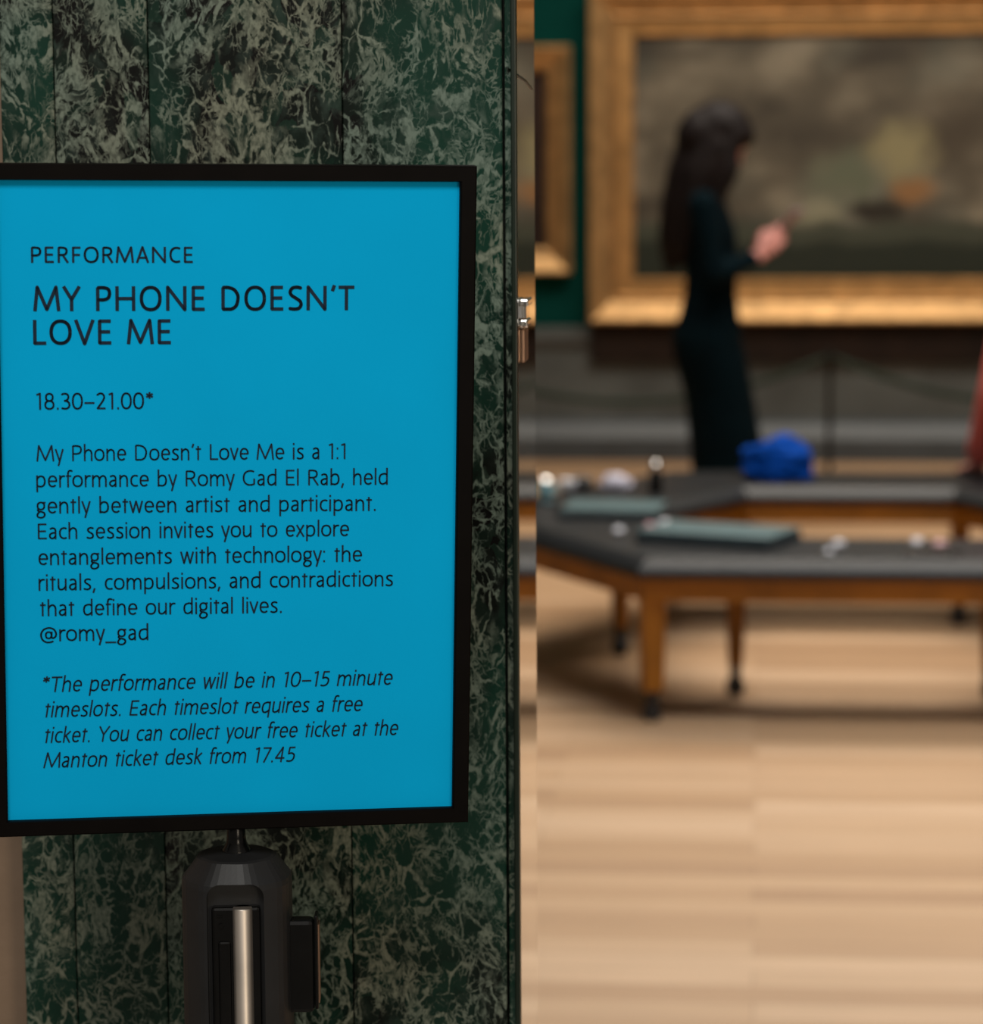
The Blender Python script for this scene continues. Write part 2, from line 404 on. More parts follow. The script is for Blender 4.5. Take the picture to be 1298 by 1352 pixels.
G = {
 ' ': (27, []),
 'a': (39, [cr((9, 45.5), (18, XH), (27, 46), (30, 37)) + [(30, 0)], cr((30, 28.5), (20, 28), (10, 23), (7, 14), (11, 6), (18, 3.8), (25, 7.5), (30, 15))]),
 'b': (46, [ln(8, 0, 8, 75), cr((8, 37), (15, 46), (24, XH), (34, 44), (38.5, 28), (35, 11), (25, 4), (14, 5), (8, 6))]),
 'c': (36, [el(24, 26.5, 17, 22.7, 58, 302)]),
 'd': (46, [ln(38, 0, 38, 75), cr((38, 45), (30, XH), (21, XH - 1), (11, 42), (7.2, 25), (11, 9), (20, 3.8), (30, 7), (38, 15))]),
 'e': (43, [[(7.5, 27)] + ln(37.5, 27) + el(22.5, 26.5, 15.2, 22.7, 5, 318)]),
 'f': (25, [ln(11, 0, 11, 60) + cr((11, 60), (14, 70), (20, 72.5), (27, 71))[1:], ln(3, XH, 24, XH)]),
 'g': (41, [el(20, 33.5, 13, 15.5, 0, 360), ln(27, 47.5, 38, 48.5), cr((11, 21), (8, 15), (13, 9.5), (24, 7.5), (33, 2), (33.5, -9), (25, -17), (13, -17), (6, -10), (8, 0), (14, 7))]),
 'h': (44, [ln(8, 0, 8, 75), arch(8, 36)]),
 'i': (16, [ln(8, 0, 8, 53), dot(8, 68)]),
 'k': (38, [ln(8, 0, 8, 75), ln(33, 52, 9, 26), ln(14, 32, 35, 0)]),
 'l': (16, [ln(8, 0, 8, 75)]),
 'm': (68, [ln(8, 0, 8, 53), arch(8, 34), arch(34, 60)]),
 'n': (44, [ln(8, 0, 8, 53), arch(8, 36)]),
 'o': (46, [el(23, 26.5, 17.5, 22.7, 0, 360, 40)]),
 'p': (46, [ln(8, -20, 8, 53), cr((8, 38), (15, 46), (24, XH), (34, 44), (38.5, 28), (35, 11), (25, 4), (15, 5), (8, 8))]),
 'q': (46, [ln(38, -20, 38, 53), cr((38, 45), (30, XH), (21, XH - 1), (11, 42), (7.2, 25), (11, 9), (20, 3.8), (30, 7), (38, 15))]),
 'r': (28, [ln(8, 0, 8, 53), cr((8, 33), (12, 43), (19, 48.5), (27, 48.5))]),
 's': (36, [cr((30, 46.5), (21, XH), (12, 46), (9, 38.5), (14, 31), (23, 25), (29, 18), (28, 8), (20, 3.8), (12, 4), (6, 6.5))]),
 't': (27, [ln(13, 0, 13, 62), ln(3, XH, 25, XH)]),
 'u': (44, [ln(36, 53, 36, 0), [(8, 53)] + cr((8, 20), (9.5, 9), (17, 4), (27, 7), (36, 18))]),
 'v': (36, [ln(3, 53, 18, 2, 33, 53)]),
 'w': (56, [ln(4, 53, 16, 2, 28, 51, 40, 2, 52, 53)]),
 'x': (37, [ln(4, 53, 33, 0), ln(33, 53, 4, 0)]),
 'y': (36, [ln(3, 53, 18.5, 3), ln(33, 53, 14, -20)]),
 'A': (54, [ln(4, 0, 27, 69, 50, 0), ln(12, 22, 42, 22)]),
 'C': (50, [el(32, 35, 25, 31, 58, 302)]),
 'D': (61, [ln(9, 4, 9, 66), cr((9, 66), (24, 66), (40, 60), (50, 46), (51, 32), (46, 14), (34, 5), (22, 4), (9, 4))]),
 'E': (45, [ln(40, 66, 9, 66, 9, 4, 41, 4), ln(9, 35.5, 38, 35.5)]),
 'F': (42, [ln(39, 66, 9, 66, 9, 0), ln(9, 34.5, 37, 34.5)]),
 'G': (58, [el(34, 35, 27, 31, 58, 283) + ln(50, 8, 50, 32)]),
 'H': (64, [ln(9, 0, 9, 70), ln(55, 0, 55, 70), ln(9, 35, 55, 35)]),
 'L': (41, [ln(9, 70, 9, 4, 40, 4)]),
 'M': (76, [ln(5, 0, 12, 68, 38, 5, 64, 68, 71, 0)]),
 'N': (66, [ln(9, 0, 9, 67, 57, 3, 57, 70)]),
 'O': (66, [el(33, 35, 26, 31.5, 0, 360, 44)]),
 'P': (48, [ln(9, 0, 9, 66), cr((9, 66), (25, 66), (38, 62), (42, 50), (38, 37), (26, 32), (9, 32))]),
 'R': (51, [ln(9, 0, 9, 66), cr((9, 66), (25, 66), (37, 62), (41, 51), (37, 39), (26, 34.5), (9, 34.5)), ln(25, 34.5, 46, 0)]),
 'S': (46, [cr((40, 64), (29, 66.5), (16, 64), (9.5, 53), (14, 43), (26, 35), (38, 26), (40.5, 15), (34, 6), (22, 3.6), (8, 5.5))]),
 'T': (47, [ln(1, 66, 46, 66), ln(23.5, 66, 23.5, 0)]),
 'V': (54, [ln(3, 70, 27, 2, 51, 70)]),
 'Y': (50, [ln(3, 70, 25, 33, 47, 70), ln(25, 33, 25, 0)]),
 '0': (48, [el(24, 35, 18, 31.5, 0, 360, 40)]),
 '1': (33, [ln(6, 61.5, 20, 67, 20, 0)]),
 '2': (46, [cr((7, 60), (16, 66), (27, 65.5), (34.5, 55), (32, 41), (21, 23), (8, 4.5)) + ln(40, 4)]),
 '3': (44, [cr((7, 63), (18, 66.5), (30, 63), (33.5, 52), (29, 41), (18, 36.5)), cr((18, 36.5), (30, 34), (37, 24), (35, 11), (24, 3.8), (7, 6))]),
 '4': (48, [ln(44, 19, 5, 19, 31, 68, 31, 0)]),
 '5': (44, [ln(37, 66, 13, 66, 11, 38) + cr((11, 38), (24, 40.5), (35, 34), (37, 21), (31, 8), (19, 3.6), (7, 5.5))[1:]]),
 '7': (42, [ln(5, 66, 38, 66, 15, 0)]),
 '8': (46, [el(23, 51.5, 13.5, 15, 0, 360, 30), el(23, 20, 16.5, 16.5, 0, 360, 30)]),
 '.': (17, [dot(9, 4.2)]), ',': (17, [ln(10, 8, 4, -12)]), ':': (17, [dot(8, 4.2), dot(8, 47)]),
 '’': (17, [ln(12, 72, 6, 55)]), '_': (42, [ln(0, -8, 42, -8)]), '–': (46, [ln(3, 27, 43, 27)]),
 '*': (38, [ln(19, 71, 19, 43), ln(6, 64, 32, 50), ln(32, 64, 6, 50)]),
 '@': (70, [cr((47, 42), (46, 24), (48, 16), (54, 15), (62, 23), (63, 38), (54, 54), (36, 60), (16, 52), (6, 32), (10, 10), (24, -3), (40, -4), (52, 0)), el(35, 27.5, 11, 14, 0, 360, 26)]),
}
def stroke(bm, pts, w, f):
    for i, ((x0, y0), (x1, y1)) in enumerate(zip(pts, pts[1:])):
        d = math.hypot(x1 - x0, y1 - y0)
        if d < 1e-6: continue
        nx, ny = -(y1 - y0) / d * w / 2, (x1 - x0) / d * w / 2
        bm.faces.new([bm.verts.new(f(*q)) for q in ((x0 - nx, y0 - ny), (x1 - nx, y1 - ny), (x1 + nx, y1 + ny), (x0 + nx, y0 + ny))])
        if i:
            bm.faces.new([bm.verts.new(f(x0 + w / 2 * cos(k * pi / 4), y0 + w / 2 * sin(k * pi / 4))) for k in range(8)])
def text_line(bm, s, u0, u1, v0, v1, cap, w, shear=0., tr=1.0, z=.0001):
    k = cap / 70
    first = min(x for st in G[s[0]][1] for x, _ in st) - w / 2
    last = G[s[-1]][0] - max(x for st in G[s[-1]][1] for x, _ in st) - w / 2
    nat = sum(G[c][0] for c in s) - first - last
    n = len(s) - 1
    sx = ((u1 - u0) / k - tr * n) / nat          # letters set to the printed width at an even tracking
    track = tr / sx
    x = -first
    ang = (v1 - v0) / (u1 - u0)
    for c in s:
        adv, sts = G[c]
        for st in sts:
            def f(px, py, x=x):
                uu = ((x + px) * sx + shear * py) * k
                return (u0 + uu, v0 + py * k + ang * uu, z)
            stroke(bm, st, w, f)
        x += adv + track
    return sx
def block(name, label, lines, cap, w, shear=0., track=1.0):
    bm = bmesh.new(); tr = []
    for l in lines: tr.append(round(text_line(bm, *l, cap, w, shear, track), 2))
    print('tracking', name, tr)
    for q in bm.faces:
        if q.normal.z < 0: q.normal_flip()
    bmesh.ops.recalc_face_normals(bm, faces=[])
    o = link(name, bm, 'ink', poster); o['label'] = label
    return o
block('lettering', 'small heading PERFORMANCE', [("PERFORMANCE", -.1246, -.0236, .1541, .1540)], .0100, 9.2, 0, 8)
block('lettering', 'large title MY PHONE DOESN’T LOVE ME', [("MY PHONE DOESN’T", -.1237, .0789, .1238, .1238), ("LOVE ME", -.1240, -.0372, .1028, .1028)], .0155, 9.6, 0, 6)
block('lettering', 'opening time 18.30–21.00', [("18.30–21.00*", -.1231, -.0493, .0616, .0614)], .0107, 7.4)
block('lettering', 'body paragraph', [
 ("My Phone Doesn’t Love Me is a 1:1", -.1231, .0727, .0287, .0279), ("performance by Romy Gad El Rab, held", -.1234, .1002, .0120, .0108),
 ("gently between artist and participant.", -.1236, .0925, -.0048, -.0062), ("Each session invites you to explore", -.1229, .0754, -.0214, -.0226),
 ("entanglements with technology: the", -.1227, .0839, -.0381, -.0395), ("rituals, compulsions, and contradictions", -.1229, .1042, -.0547, -.0561),
 ("that define our digital lives.", -.1227, .0319, -.0713, -.0723), ("@romy_gad", -.1224, -.0538, -.0878, -.0884)], .0103, 6.9)
block('lettering', 'slanted footnote about timeslots', [
 ("*The performance will be in 10–15 minute", -.1225, .1038, -.1212, -.1220), ("timeslots. Each timeslot requires a free", -.1212, .0842, -.1378, -.1392),
 ("ticket. You can collect your free ticket at the", -.1215, .1078, -.1548, -.1560), ("Manton ticket desk from 17.45", -.1217, .0400, -.1714, -.1720)], .0103, 6.9, .16)

# ---- post: chamfered octagonal head with an arched recess, belt cassette, steel tube, belt clip, neck and base
def rot_about(bm, ang, c=(0, 0)):
    bmesh.ops.rotate(bm, verts=bm.verts, cent=(c[0], c[1], 0), matrix=Matrix.Rotation(ang, 3, 'Z')); return bm
ZT = 1.0885        # crown of the head
R0 = .0368
def soft_oct(r, z, k=.80, n=48):
    """a circle with flattened front, back and diagonal sides"""
    out = []
    for i in range(n):
        a = 2 * pi * i / n + pi / n
        d = r / max(abs(cos(((a + pi / 8) % (pi / 4)) - pi / 8)), .01) * .965
        rr = r * (1 - k) + min(d, r) * k
        out.append((rr * cos(a), rr * sin(a), z))
    return out
bm = bmesh.new()
rings(bm, [soft_oct(R0, .035), soft_oct(R0, 1.0690), soft_oct(R0 * .985, 1.0725), soft_oct(R0 * .72, 1.0855), soft_oct(R0 * .66, 1.0865), soft_oct(R0 * .30, ZT)])
body = link('post_body', bm, 'blackplastic', stand)
# arched opening cut into the front of the body
bm = bmesh.new()
pts = [(-.0186, .2), (.0186, .2), (.0186, 1.0690)] + [(.0186 - .009 + .009 * cos(a), 1.0690 + .009 * sin(a)) for a in [pi / 2 * k / 6 for k in range(1, 7)]] + [(-.0096 - .009 * sin(a), 1.0690 + .009 * cos(a)) for a in [pi / 2 * k / 6 for k in range(0, 7)]]
va = [bm.verts.new((x, -.06, z)) for x, z in pts]; vb = [bm.verts.new((x, -.0215, z - .006)) for x, z in pts]
bm.faces.new(va[::-1]); bm.faces.new(vb)
for i in range(len(pts)): bm.faces.new((va[i], va[(i + 1) % len(pts)], vb[(i + 1) % len(pts)], vb[i]))
bmesh.ops.recalc_face_normals(bm, faces=bm.faces)
rot_about(bm, radians(8))
cut = link('cutter', bm, 'blackplastic')
md = body.modifiers.new('recess', 'BOOLEAN'); md.object = cut; md.solver = 'EXACT'; md.operation = 'DIFFERENCE'
cut.location = stand.location
bpy.context.view_layer.update()
me = bpy.data.meshes.new_from_object(body.evaluated_get(bpy.context.evaluated_depsgraph_get()))
body.modifiers.clear(); body.data = me; bpy.data.objects.remove(cut)
PR = radians(8)
o = link('belt_cassette', rot_about(box(bmesh.new(), -.0158, .0160, -.0290, -.0205, .22, 1.0575, bev=.002), PR), 'shinyplastic', stand)
bm = bmesh.new(); box(bm, -.0115, -.0035, -.0302, -.028, .24, 1.0350, bev=.0015)
for z in (1.0455, 1.0300): tube(bm, [(-.0095, -.0290, z), (-.0095, -.0305, z)], .0016, 10)
box(bm, -.0125, -.0085, -.0300, -.0285, 1.0515, 1.0525)
link('cassette_cover', rot_about(bm, PR), 'shinyplastic', stand)
bm = bmesh.new(); lathe(bm, [(.0060, .22), (.0064, .223), (.0064, 1.0568), (.0060, 1.0575)], 32, (.0045, -.0290)); 
t = link('steel_tube', rot_about(bm, PR), 'steel', stand, True); t['label'] = 'brushed steel roller tube'
# clip on the right-hand side
bm = bmesh.new(); box(bm, .031, .0505, -.008, .006, .9790, 1.0425, bev=.003); link('belt_clip', rot_about(bm, radians(6)), 'shinyplastic', stand)
bm = bmesh.new(); box(bm, .0508, .0532, -.006, .008, .9810, 1.0450, bev=.001); o = link('clip_latch', rot_about(bm, radians(6)), 'shinyplastic', stand)
bm = bmesh.new(); box(bm, .0533, .0540, -.004, .008, .985, 1.0385); o = link('brass_strip', rot_about(bm, radians(6)), 'bronze', stand); o['label'] = 'thin bronze strip'
# neck up to the frame and the weighted foot
bm = bmesh.new(); lathe(bm, [(.0098, 1.0870), (.0094, 1.0895), (.0068, 1.094), (.0062, 1.098), (.0060, 1.118)], 28)
bmesh.ops.rotate(bm, verts=bm.verts, cent=(0, 0, 1.09), matrix=Matrix.Rotation(radians(2), 3, 'X'))
link('neck', bm, 'shinyplastic', stand, True)
link('back_bracket', B(-.02, .02, -.006, .0, 1.105, 1.20, bev=.001), 'blackframe', stand)
link('base_plate', lathe(bmesh.new(), [(.165, 0), (.170, .006), (.168, .014), (.06, .030), (.040, .036)], 48), 'blackplastic', stand, True)

# ================================================================== PICTURES ON THE BACK WALL
def frame_bm(w, h, prof):
    """prof: (inward distance from outer edge, depth toward the viewer) - the profile swept round with mitres; local x/z, -y to the viewer."""
    bm = bmesh.new(); R_ = []
    for sx, sz in ((-1, -1), (1, -1), (1, 1), (-1, 1)):
        R_.append([bm.verts.new((sx * (w / 2 - t), -d, sz * (h / 2 - t))) for t, d in prof])
    R_.append(R_[0])
    for a, b in zip(R_, R_[1:]):
        for i in range(len(prof) - 1): bm.faces.new((a[i], a[i + 1], b[i + 1], b[i]))
    bmesh.ops.recalc_face_normals(bm, faces=bm.faces)
    return bm
YB = 13.975
def picture(name, label, x0, x1, z0, z1, prof, canvas_mat, dark_prof=None):
    t = tag(empty(name, ((x0 + x1) / 2, YB, (z0 + z1) / 2)), label, 'painting')
    w, h = x1 - x0, z1 - z0
    fr = link('frame', frame_bm(w, h, prof), 'gold', t)
    it = prof[-1][0]
    if dark_prof:
        sl = link('frame_slip', frame_bm(w - 2 * it + .004, h - 2 * it + .004, dark_prof), 'gold_dark', t); sl['label'] = 'darker inner gilded moulding'
        it += dark_prof[-1][0]
    c = link('canvas', B(-w / 2 + it - .02, w / 2 - it + .02, -.03, -.005, -h / 2 + it - .02, h / 2 - it + .02), canvas_mat, t)
    return t
# outer moulding: flat back, broad splayed band, raised rim; inner slip
pic = picture('landscape_painting', 'huge gilt-framed landscape under a brown cloudy sky on the green wall', -.822, 2.10, .682, 2.290,
        [(0, 0), (0, .130), (.006, .140), (.018, .142), (.024, .138), (.112, .082), (.115, .096), (.124, .098), (.128, .088)], 'canvas',
        [(0, .088), (.006, .052), (.012, .050), (.074, .048), (.078, .058), (.088, .056), (.090, .032)])
link('shadow_strip', B(-1.46, 1.46, -.075, -.052, -1.000, -.818, bev=.004), 'shadebrown', pic)['label'] = 'dark brown strip built in place of the shadow under the frame'  # dark box modelled where the frame's shadow falls on the dado
picture('portrait_painting', 'small dark gilt-framed portrait partly hidden by the doorway', -1.52, -.915, .922, 2.030,
        [(0, 0), (0, .09), (.010, .10), (.02, .098), (.085, .060), (.09, .07), (.10, .068), (.122, .05), (.125, .03)], 'oldmaster')

# ================================================================== ROPE BARRIER
def stanchion(x, label):
    t = tag(empty('barrier_stanchion', (x, 13.2, 0)), label, 'barrier post', 'low posts of the rope barrier')
    link('post', lathe(bmesh.new(), [(.0125, .015), (.0125, .57), (.016, .575), (.016, .592), (.010, .600)], 20), 'post', t, True)
    link('base_plate', lathe(bmesh.new(), [(.085, 0), (.087, .006), (.08, .014), (.02, .02), (.015, .03)], 28), 'post', t, True)
    return t
sx_ = (-1.54, .337, 2.22)
stanchion(sx_[0], 'low dark barrier post hidden beyond the marble wall')
stanchion(sx_[1], 'low dark barrier post standing right of the woman below the landscape')
stanchion(sx_[2], 'low dark barrier post out of view beyond the seated person')
for a, b, lab in ((sx_[0], sx_[1], 'dark green rope sagging behind the standing woman'), (sx_[1], sx_[2], 'dark green rope sagging toward the person in red')):
    pts = [(a + .013 + (b - a - .026) * i / 24, 13.2, .352 + .215 * abs(2 * i / 24 - 1) ** 2) for i in range(25)]
    bm = tube(bmesh.new(), pts, [.016 if 0 < i < 24 else .010 for i in range(25)], 10)
    tag(link('barrier_rope', bm, 'rope', None, True), lab, 'rope', 'swags of the rope barrier')

# ================================================================== HEXAGONAL BENCH
BX, BY, BH = .300, 8.520, .450
def hexa(ap, rot=0): return [Vector((ap / cos(pi / 6) * cos(radians(60 * k + rot)), ap / cos(pi / 6) * sin(radians(60 * k + rot)))) for k in range(6)]
bench = tag(empty('hexagonal_bench', (BX, BY, 0)), 'hexagonal ring bench with black leather seat and oak legs on the wooden floor', 'bench')
def ring_loft(prof):
    """prof: closed loop of (apothem, z)."""
    bm = bmesh.new(); H = [[(p.x, p.y, z) for p in hexa(ap)] for ap, z in prof]
    V = [[bm.verts.new(q) for q in h] for h in H]; n = len(prof)
    for i in range(n):
        for k in range(6): bm.faces.new((V[i][k], V[i][(k + 1) % 6], V[(i + 1) % n][(k + 1) % 6], V[(i + 1) % n][k]))
    bmesh.ops.recalc_face_normals(bm, faces=bm.faces); return bm
AO, AI = 1.062, .558
def bull(ap, s):           # rounded nosing: s=+1 outer side
    return [(ap - s * .050, BH), (ap - s * .042, BH - .002), (ap - s * .012, BH - .021), (ap - s * .003, BH - .029), (ap, BH - .036), (ap, BH - .047), (ap - s * .006, BH - .052)]
prof = bull(AO, 1) + [((AO + AI) / 2, BH - .052)] + bull(AI, -1)[::-1]
link('seat', ring_loft(prof), 'leather', bench)
for ap, s in ((AO - .022, 1), (AI + .022, -1)):
    link('apron', ring_loft([(ap, BH - .052), (ap, BH - .115), (ap - s * .024, BH - .115), (ap - s * .024, BH - .052)]), 'oak', bench)
def leg(p, ang, w0, w1):
    bm = bmesh.new()
    def sq(w, z): return [(w * sx, w * sy, z) for sx, sy in ((-1, -1), (1, -1), (1, 1), (-1, 1))]
    rings(bm, [sq(w1, .085), sq(w1 + (w0 - w1) * .5, .25), sq(w0, BH - .055)]); bmesh.ops.bevel(bm, geom=list(bm.edges), offset=.003, segments=1, affect='EDGES')
    o = link('leg', bm, 'oak', bench); o.location = (p.x, p.y, 0); o.rotation_euler = (0, 0, ang)
    bm = bmesh.new(); lathe(bm, [(w1 * .8, .087), (w1 * .95, .076), (w1 * .5, .062)], 20)
    tube(bm, [(-.011, 0, .026), (.011, 0, .026)], .026, 20); tube(bm, [(-.018, 0, .03), (-.012, 0, .03)], .02, 14); tube(bm, [(.012, 0, .03), (.018, 0, .03)], .02, 14)
    box(bm, -.016, -.012, -.012, .012, .03, .075); box(bm, .012, .016, -.012, .012, .03, .075)
    c = link('castor', bm, 'castor', o); c['label'] = 'black castor'
for k, p in enumerate(hexa(AO - .062)): leg(p, radians(60 * k + 45), .034, .028)
for k, p in enumerate(hexa(AI + .058)): leg(p, radians(60 * k + 45), .028, .018)

# ================================================================== THINGS ON THE BENCH
ZB = BH + .001
def pad(name, label, cx, cy, rz, w, d, h):
    t = tag(empty(name, (cx, cy, ZB), rz), label, 'folder', 'teal padded folders on the bench')
    link('body', B(-w / 2, w / 2, -d / 2, d / 2, 0, h * .8, bev=.006), 'tealdark', t)
    link('cover', B(-w / 2 + .004, w / 2 - .004, -d / 2 + .006, d / 2 - .004, h * .8, h, bev=.003), 'teal', t)
    return t
pad('folder', 'teal cloth folder on the left corner of the bench seat', -.425, 8.395, radians(-6), .30, .25, .028)
pad('folder', 'larger teal cloth folder on the near front seat of the bench', -.105, 7.835, radians(-22), .40, .25, .034)

def cloth_heap(name, m, loc, r, h, seed):
    rnd = random.Random(seed); bm = bmesh.new()
    ball(bm, (0, 0, 0), 1, sub=5)
    from mathutils import noise
    for v in bm.verts:
        p = v.co.copy()
        f = 1 + .34 * noise.noise(p * 1.6 + Vector((seed, 0, 0))) + .22 * abs(noise.noise(p * 3.4 + Vector((0, seed, 0)))) - .16 * abs(noise.noise(p * 7 + Vector((0, 0, seed))))
        q = p * f
        v.co = Vector((q.x * r[0], q.y * r[1], max(q.z, -.55) * h * .62))
    zm = min(v.co.z for v in bm.verts)
    for v in bm.verts: v.co.z -= zm
    o = link(name, bm, m, None, True); o.location = loc; return o
tag(cloth_heap('crumpled_cloth', 'blue', (.066, 9.32, ZB), (.122, .10, 0), .138, 3.1), 'crumpled royal blue cloth lying on the far seat of the bench', 'cloth')
tag(cloth_heap('crumpled_tissue', 'tissue', (-.452, 9.06, ZB), (.048, .04, 0), .042, 8.2), 'crumpled white tissue on the far left of the bench', 'tissue')
# dark pouch beside the tissue
bm = bmesh.new(); ball(bm, (0, 0, .022), (.042, .03, .022)); tag(link('pouch', bm, 'castor', None, True), 'small black pouch left of the white tissue on the bench', 'pouch').location = (-.56, 9.0, ZB)
# bottle
bt = tag(empty('bottle', (-.318, 8.90, ZB)), 'small black bottle with a metal cap standing beside the folder', 'bottle')
link('body', lathe(bmesh.new(), [(.017, 0), (.0205, .003), (.0205, .062), (.018, .070), (.012, .074)], 28), 'shinyplastic', bt, True)
o = link('cap', lathe(bmesh.new(), [(.013, .074), (.0165, .076), (.017, .09), (.012, .1), (.003, .104)], 28), 'chrome', bt, True); o['label'] = 'silver cap'
# pale blue bowl-like cup lying at the left end
def cup(x, y, rx, label, m, glint_dome=False):
    t = tag(empty('cup', (x, y, ZB), rx), label, 'cup', 'small glazed cups on the bench')
    bm = bmesh.new(); prof = [(.012, 0), (.020, .002), (.027, .018), (.029, .036), (.027, .038), (.024, .020), (.010, .006)]
    lathe(bm, prof, 28); link('bowl', bm, m, t, True)
    bm = tube(bmesh.new(), [(.027 + .013 * sin(a), 0, .02 + .012 * cos(a)) for a in [pi * k / 8 for k in range(9)]], .003, 8); link('handle', bm, m, t, True)
    if glint_dome: link('glint_dome', lathe(bmesh.new(), [(.0295, .0385)] + [(.030 * cos(a), .040 + .022 * sin(a)) for a in [pi / 2 * k / 8 for k in range(8)]] + [(.001, .062)], 28), 'chrome', t, True)['label'] = 'shiny dome added for a glint'  # chrome dome added so the skylight leaves a bright glint here
cup(-.665, 8.83, 0, 'pale blue cup with an added glint dome at the left end of the bench', 'paleblue', True)
cup(-.600, 8.94, 1, 'white cup behind the pale blue cup on the bench', 'pale')
def case(x, y, r, h, m, label):
    t = tag(empty('earphone_case', (x, y, ZB), random.random() * 3), label, 'case', 'small rounded cases on the bench')
    bm = bmesh.new(); ball(bm, (0, 0, h * .5), (r, r * .75, h * .5)); link('body', bm, m, t, True)
    link('clasp', B(-r * .2, r * .2, -r * .80, -r * .66, h * .42, h * .58, bev=.001), 'chrome', t)
case(-.388, 7.945, .021, .022, 'pale', 'single white rounded case left of the larger teal folder')
case(-.262, 8.10, .023, .024, 'pale', 'white rounded case behind the larger teal folder')
case(-.305, 8.06, .019, .020, 'pink', 'pink rounded case behind the larger teal folder')
case(.225, 7.705, .020, .022, 'pale', 'white rounded case on the near seat right of the larger folder')
case(.196, 7.585, .018, .016, 'pale', 'white rounded case nearest the front edge, right of the larger folder')
case(.440, 7.750, .022, .024, 'pale', 'white rounded case beside the pink case on the near seat')
case(.500, 7.720, .020, .022, 'pink', 'pink rounded case on the near seat toward the right')
def phone_obj(x, y, rz, label):
    t = tag(empty('phone', (x, y, ZB), rz), label, 'phone', 'phones on the bench')
    link('body', B(-.036, .036, -.074, .074, 0, .008, bev=.003), 'phoneblack', t)
    link('screen', B(-.033, .033, -.070, .070, .008, .0085), 'phoneblack', t)
phone_obj(.47, 7.60, 1.2, 'black phone lying by the front edge of the near seat')
phone_obj(-.62, 8.62, .5, 'black phone lying left of the smaller teal folder')

# ================================================================== STANDING WOMAN
def oval(xb, xf, hw, z, n=36, e=2.2):
    cx, rx = (xb + xf) / 2, (xf - xb) / 2; out = []
    for i in range(n):
        a = 2 * pi * i / n; c, s = cos(a), sin(a)
        out.append((cx + rx * math.copysign(abs(c) ** (2 / e), c), hw * math.copysign(abs(s) ** (2 / e), s), z))
    return out
def hand(bm, wrist, tip_dir, palm_n, side, curl=.6, L=.175):
    """palm plus five separate bent fingers; side: unit vector toward the thumb."""
    w = Vector(wrist); d = Vector(tip_dir).normalized(); n = Vector(palm_n).normalized(); s = Vector(side).normalized()
    for k in (-1, -.33, .33, 1):
        a = w + s * k * .010; b = w + d * .085 + s * k * .030
        limb(bm, [(*a, .017), (*b, .0125)], 10)
    lens = (.058, .075, .082, .074)            # little to index
    for i, k in enumerate((-1, -.33, .33, 1)):
        p = w + d * .085 + s * k * .030; f = lens[i]; ch = [(*p, .0100)]; dirv = d.copy()
        for j, (fr, r) in enumerate(((.45, .0092), (.32, .0084), (.23, .0072))):
            dirv = (dirv * cos(curl) + n * sin(curl)).normalized() if j else (dirv * cos(curl * .6) + n * sin(curl * .6)).normalized()
            p = p + dirv * f * fr; ch.append((*p, r))
        limb(bm, ch, 8)
    p = w + d * .025 + s * .018; q = p + (d * .55 + s * .75 + n * .25).normalized() * .042; r = q + (d * .9 + s * .1 + n * .5).normalized() * .030; t = r + (d * .85 + n * .55 - s * .15).normalized() * .024
    limb(bm, [(*p, .0135), (*q, .0115), (*r, .0100), (*t, .0085)], 8)
    return bm
def head(bm, c, pitch, yawz=0):
    """head looking along +x before rotation; c = centre of skull."""
    h = bmesh.new()
    ball(h, (-.012, 0, .028), (.098, .076, .092)); ball(h, (.018, 0, -.045), (.068, .058, .075), sub=3)
    ball(h, (.052, 0, -.088), (.030, .034, .024)); ball(h, (.030, 0, .035), (.070, .066, .062))
    limb(h, [(.080, 0, .012, .009), (.103, 0, -.028, .012)], 8); ball(h, (.100, 0, -.031), (.013, .016, .010), sub=2)
    ball(h, (.082, 0, -.058), (.013, .024, .0065), sub=2); ball(h, (.080, 0, -.068), (.013, .021, .0065), sub=2)
    for s in (-1, 1):
        ball(h, (.074, s * .032, .006), (.013, .016, .011), sub=2); limb(h, [(.082, s * .016, .024, .006), (.072, s * .048, .024, .006)], 8)
        ball(h, (.045, s * .045, -.03), (.03, .02, .024), sub=2)
        ball(h, (-.012, s * .076, -.015), (.020, .009, .032), rot=(0, .2, s * .3), sub=2)
    mt = Matrix.Translation(c) @ Matrix.Rotation(yawz, 4, 'Z') @ Matrix.Rotation(pitch, 4, 'Y')
    bmesh.ops.transform(h, matrix=mt, verts=h.verts)
    me = bpy.data.meshes.new('tmp'); h.to_mesh(me); h.free(); bm.from_mesh(me); bpy.data.meshes.remove(me)
    return mt
wom = tag(empty('person', (-.168, 11.25, 0)), 'standing person in a long dark teal dress with long dark hair, looking at a phone', 'person')
bm = bmesh.new()
HC = (.022, 0, 1.558)
HM = head(bm, HC, radians(32))
limb(bm, [(.0, 0, 1.48, .052), (-.035, 0, 1.36, .056)])
rings(bm, [oval(-.09, .045, .12, .80), oval(-.085, .06, .115, 1.0), oval(-.085, .05, .13, 1.2), oval(-.08, .02, .15, 1.33), oval(-.055, .01, .07, 1.385)])
for s in (-1, 1):
    limb(bm, [(-.01, s * .075, .82, .075), (.02, s * .075, .46, .052), (-.02 + (.03 if s < 0 else -.05), s * .07, .10, .036)])      # legs
    fx = -.02 + (.03 if s < 0 else -.05)
    limb(bm, [(fx - .03, s * .07, .055, .032), (fx + .10, s * .075, .035, .030), (fx + .15, s * .078, .03, .022)])
wr = {-1: Vector((.160, -.075, 1.105)), 1: Vector((.150, .085, 1.10))}
el_ = {-1: Vector((-.005, -.195, 1.040)), 1: Vector((-.005, .195, 1.040))}
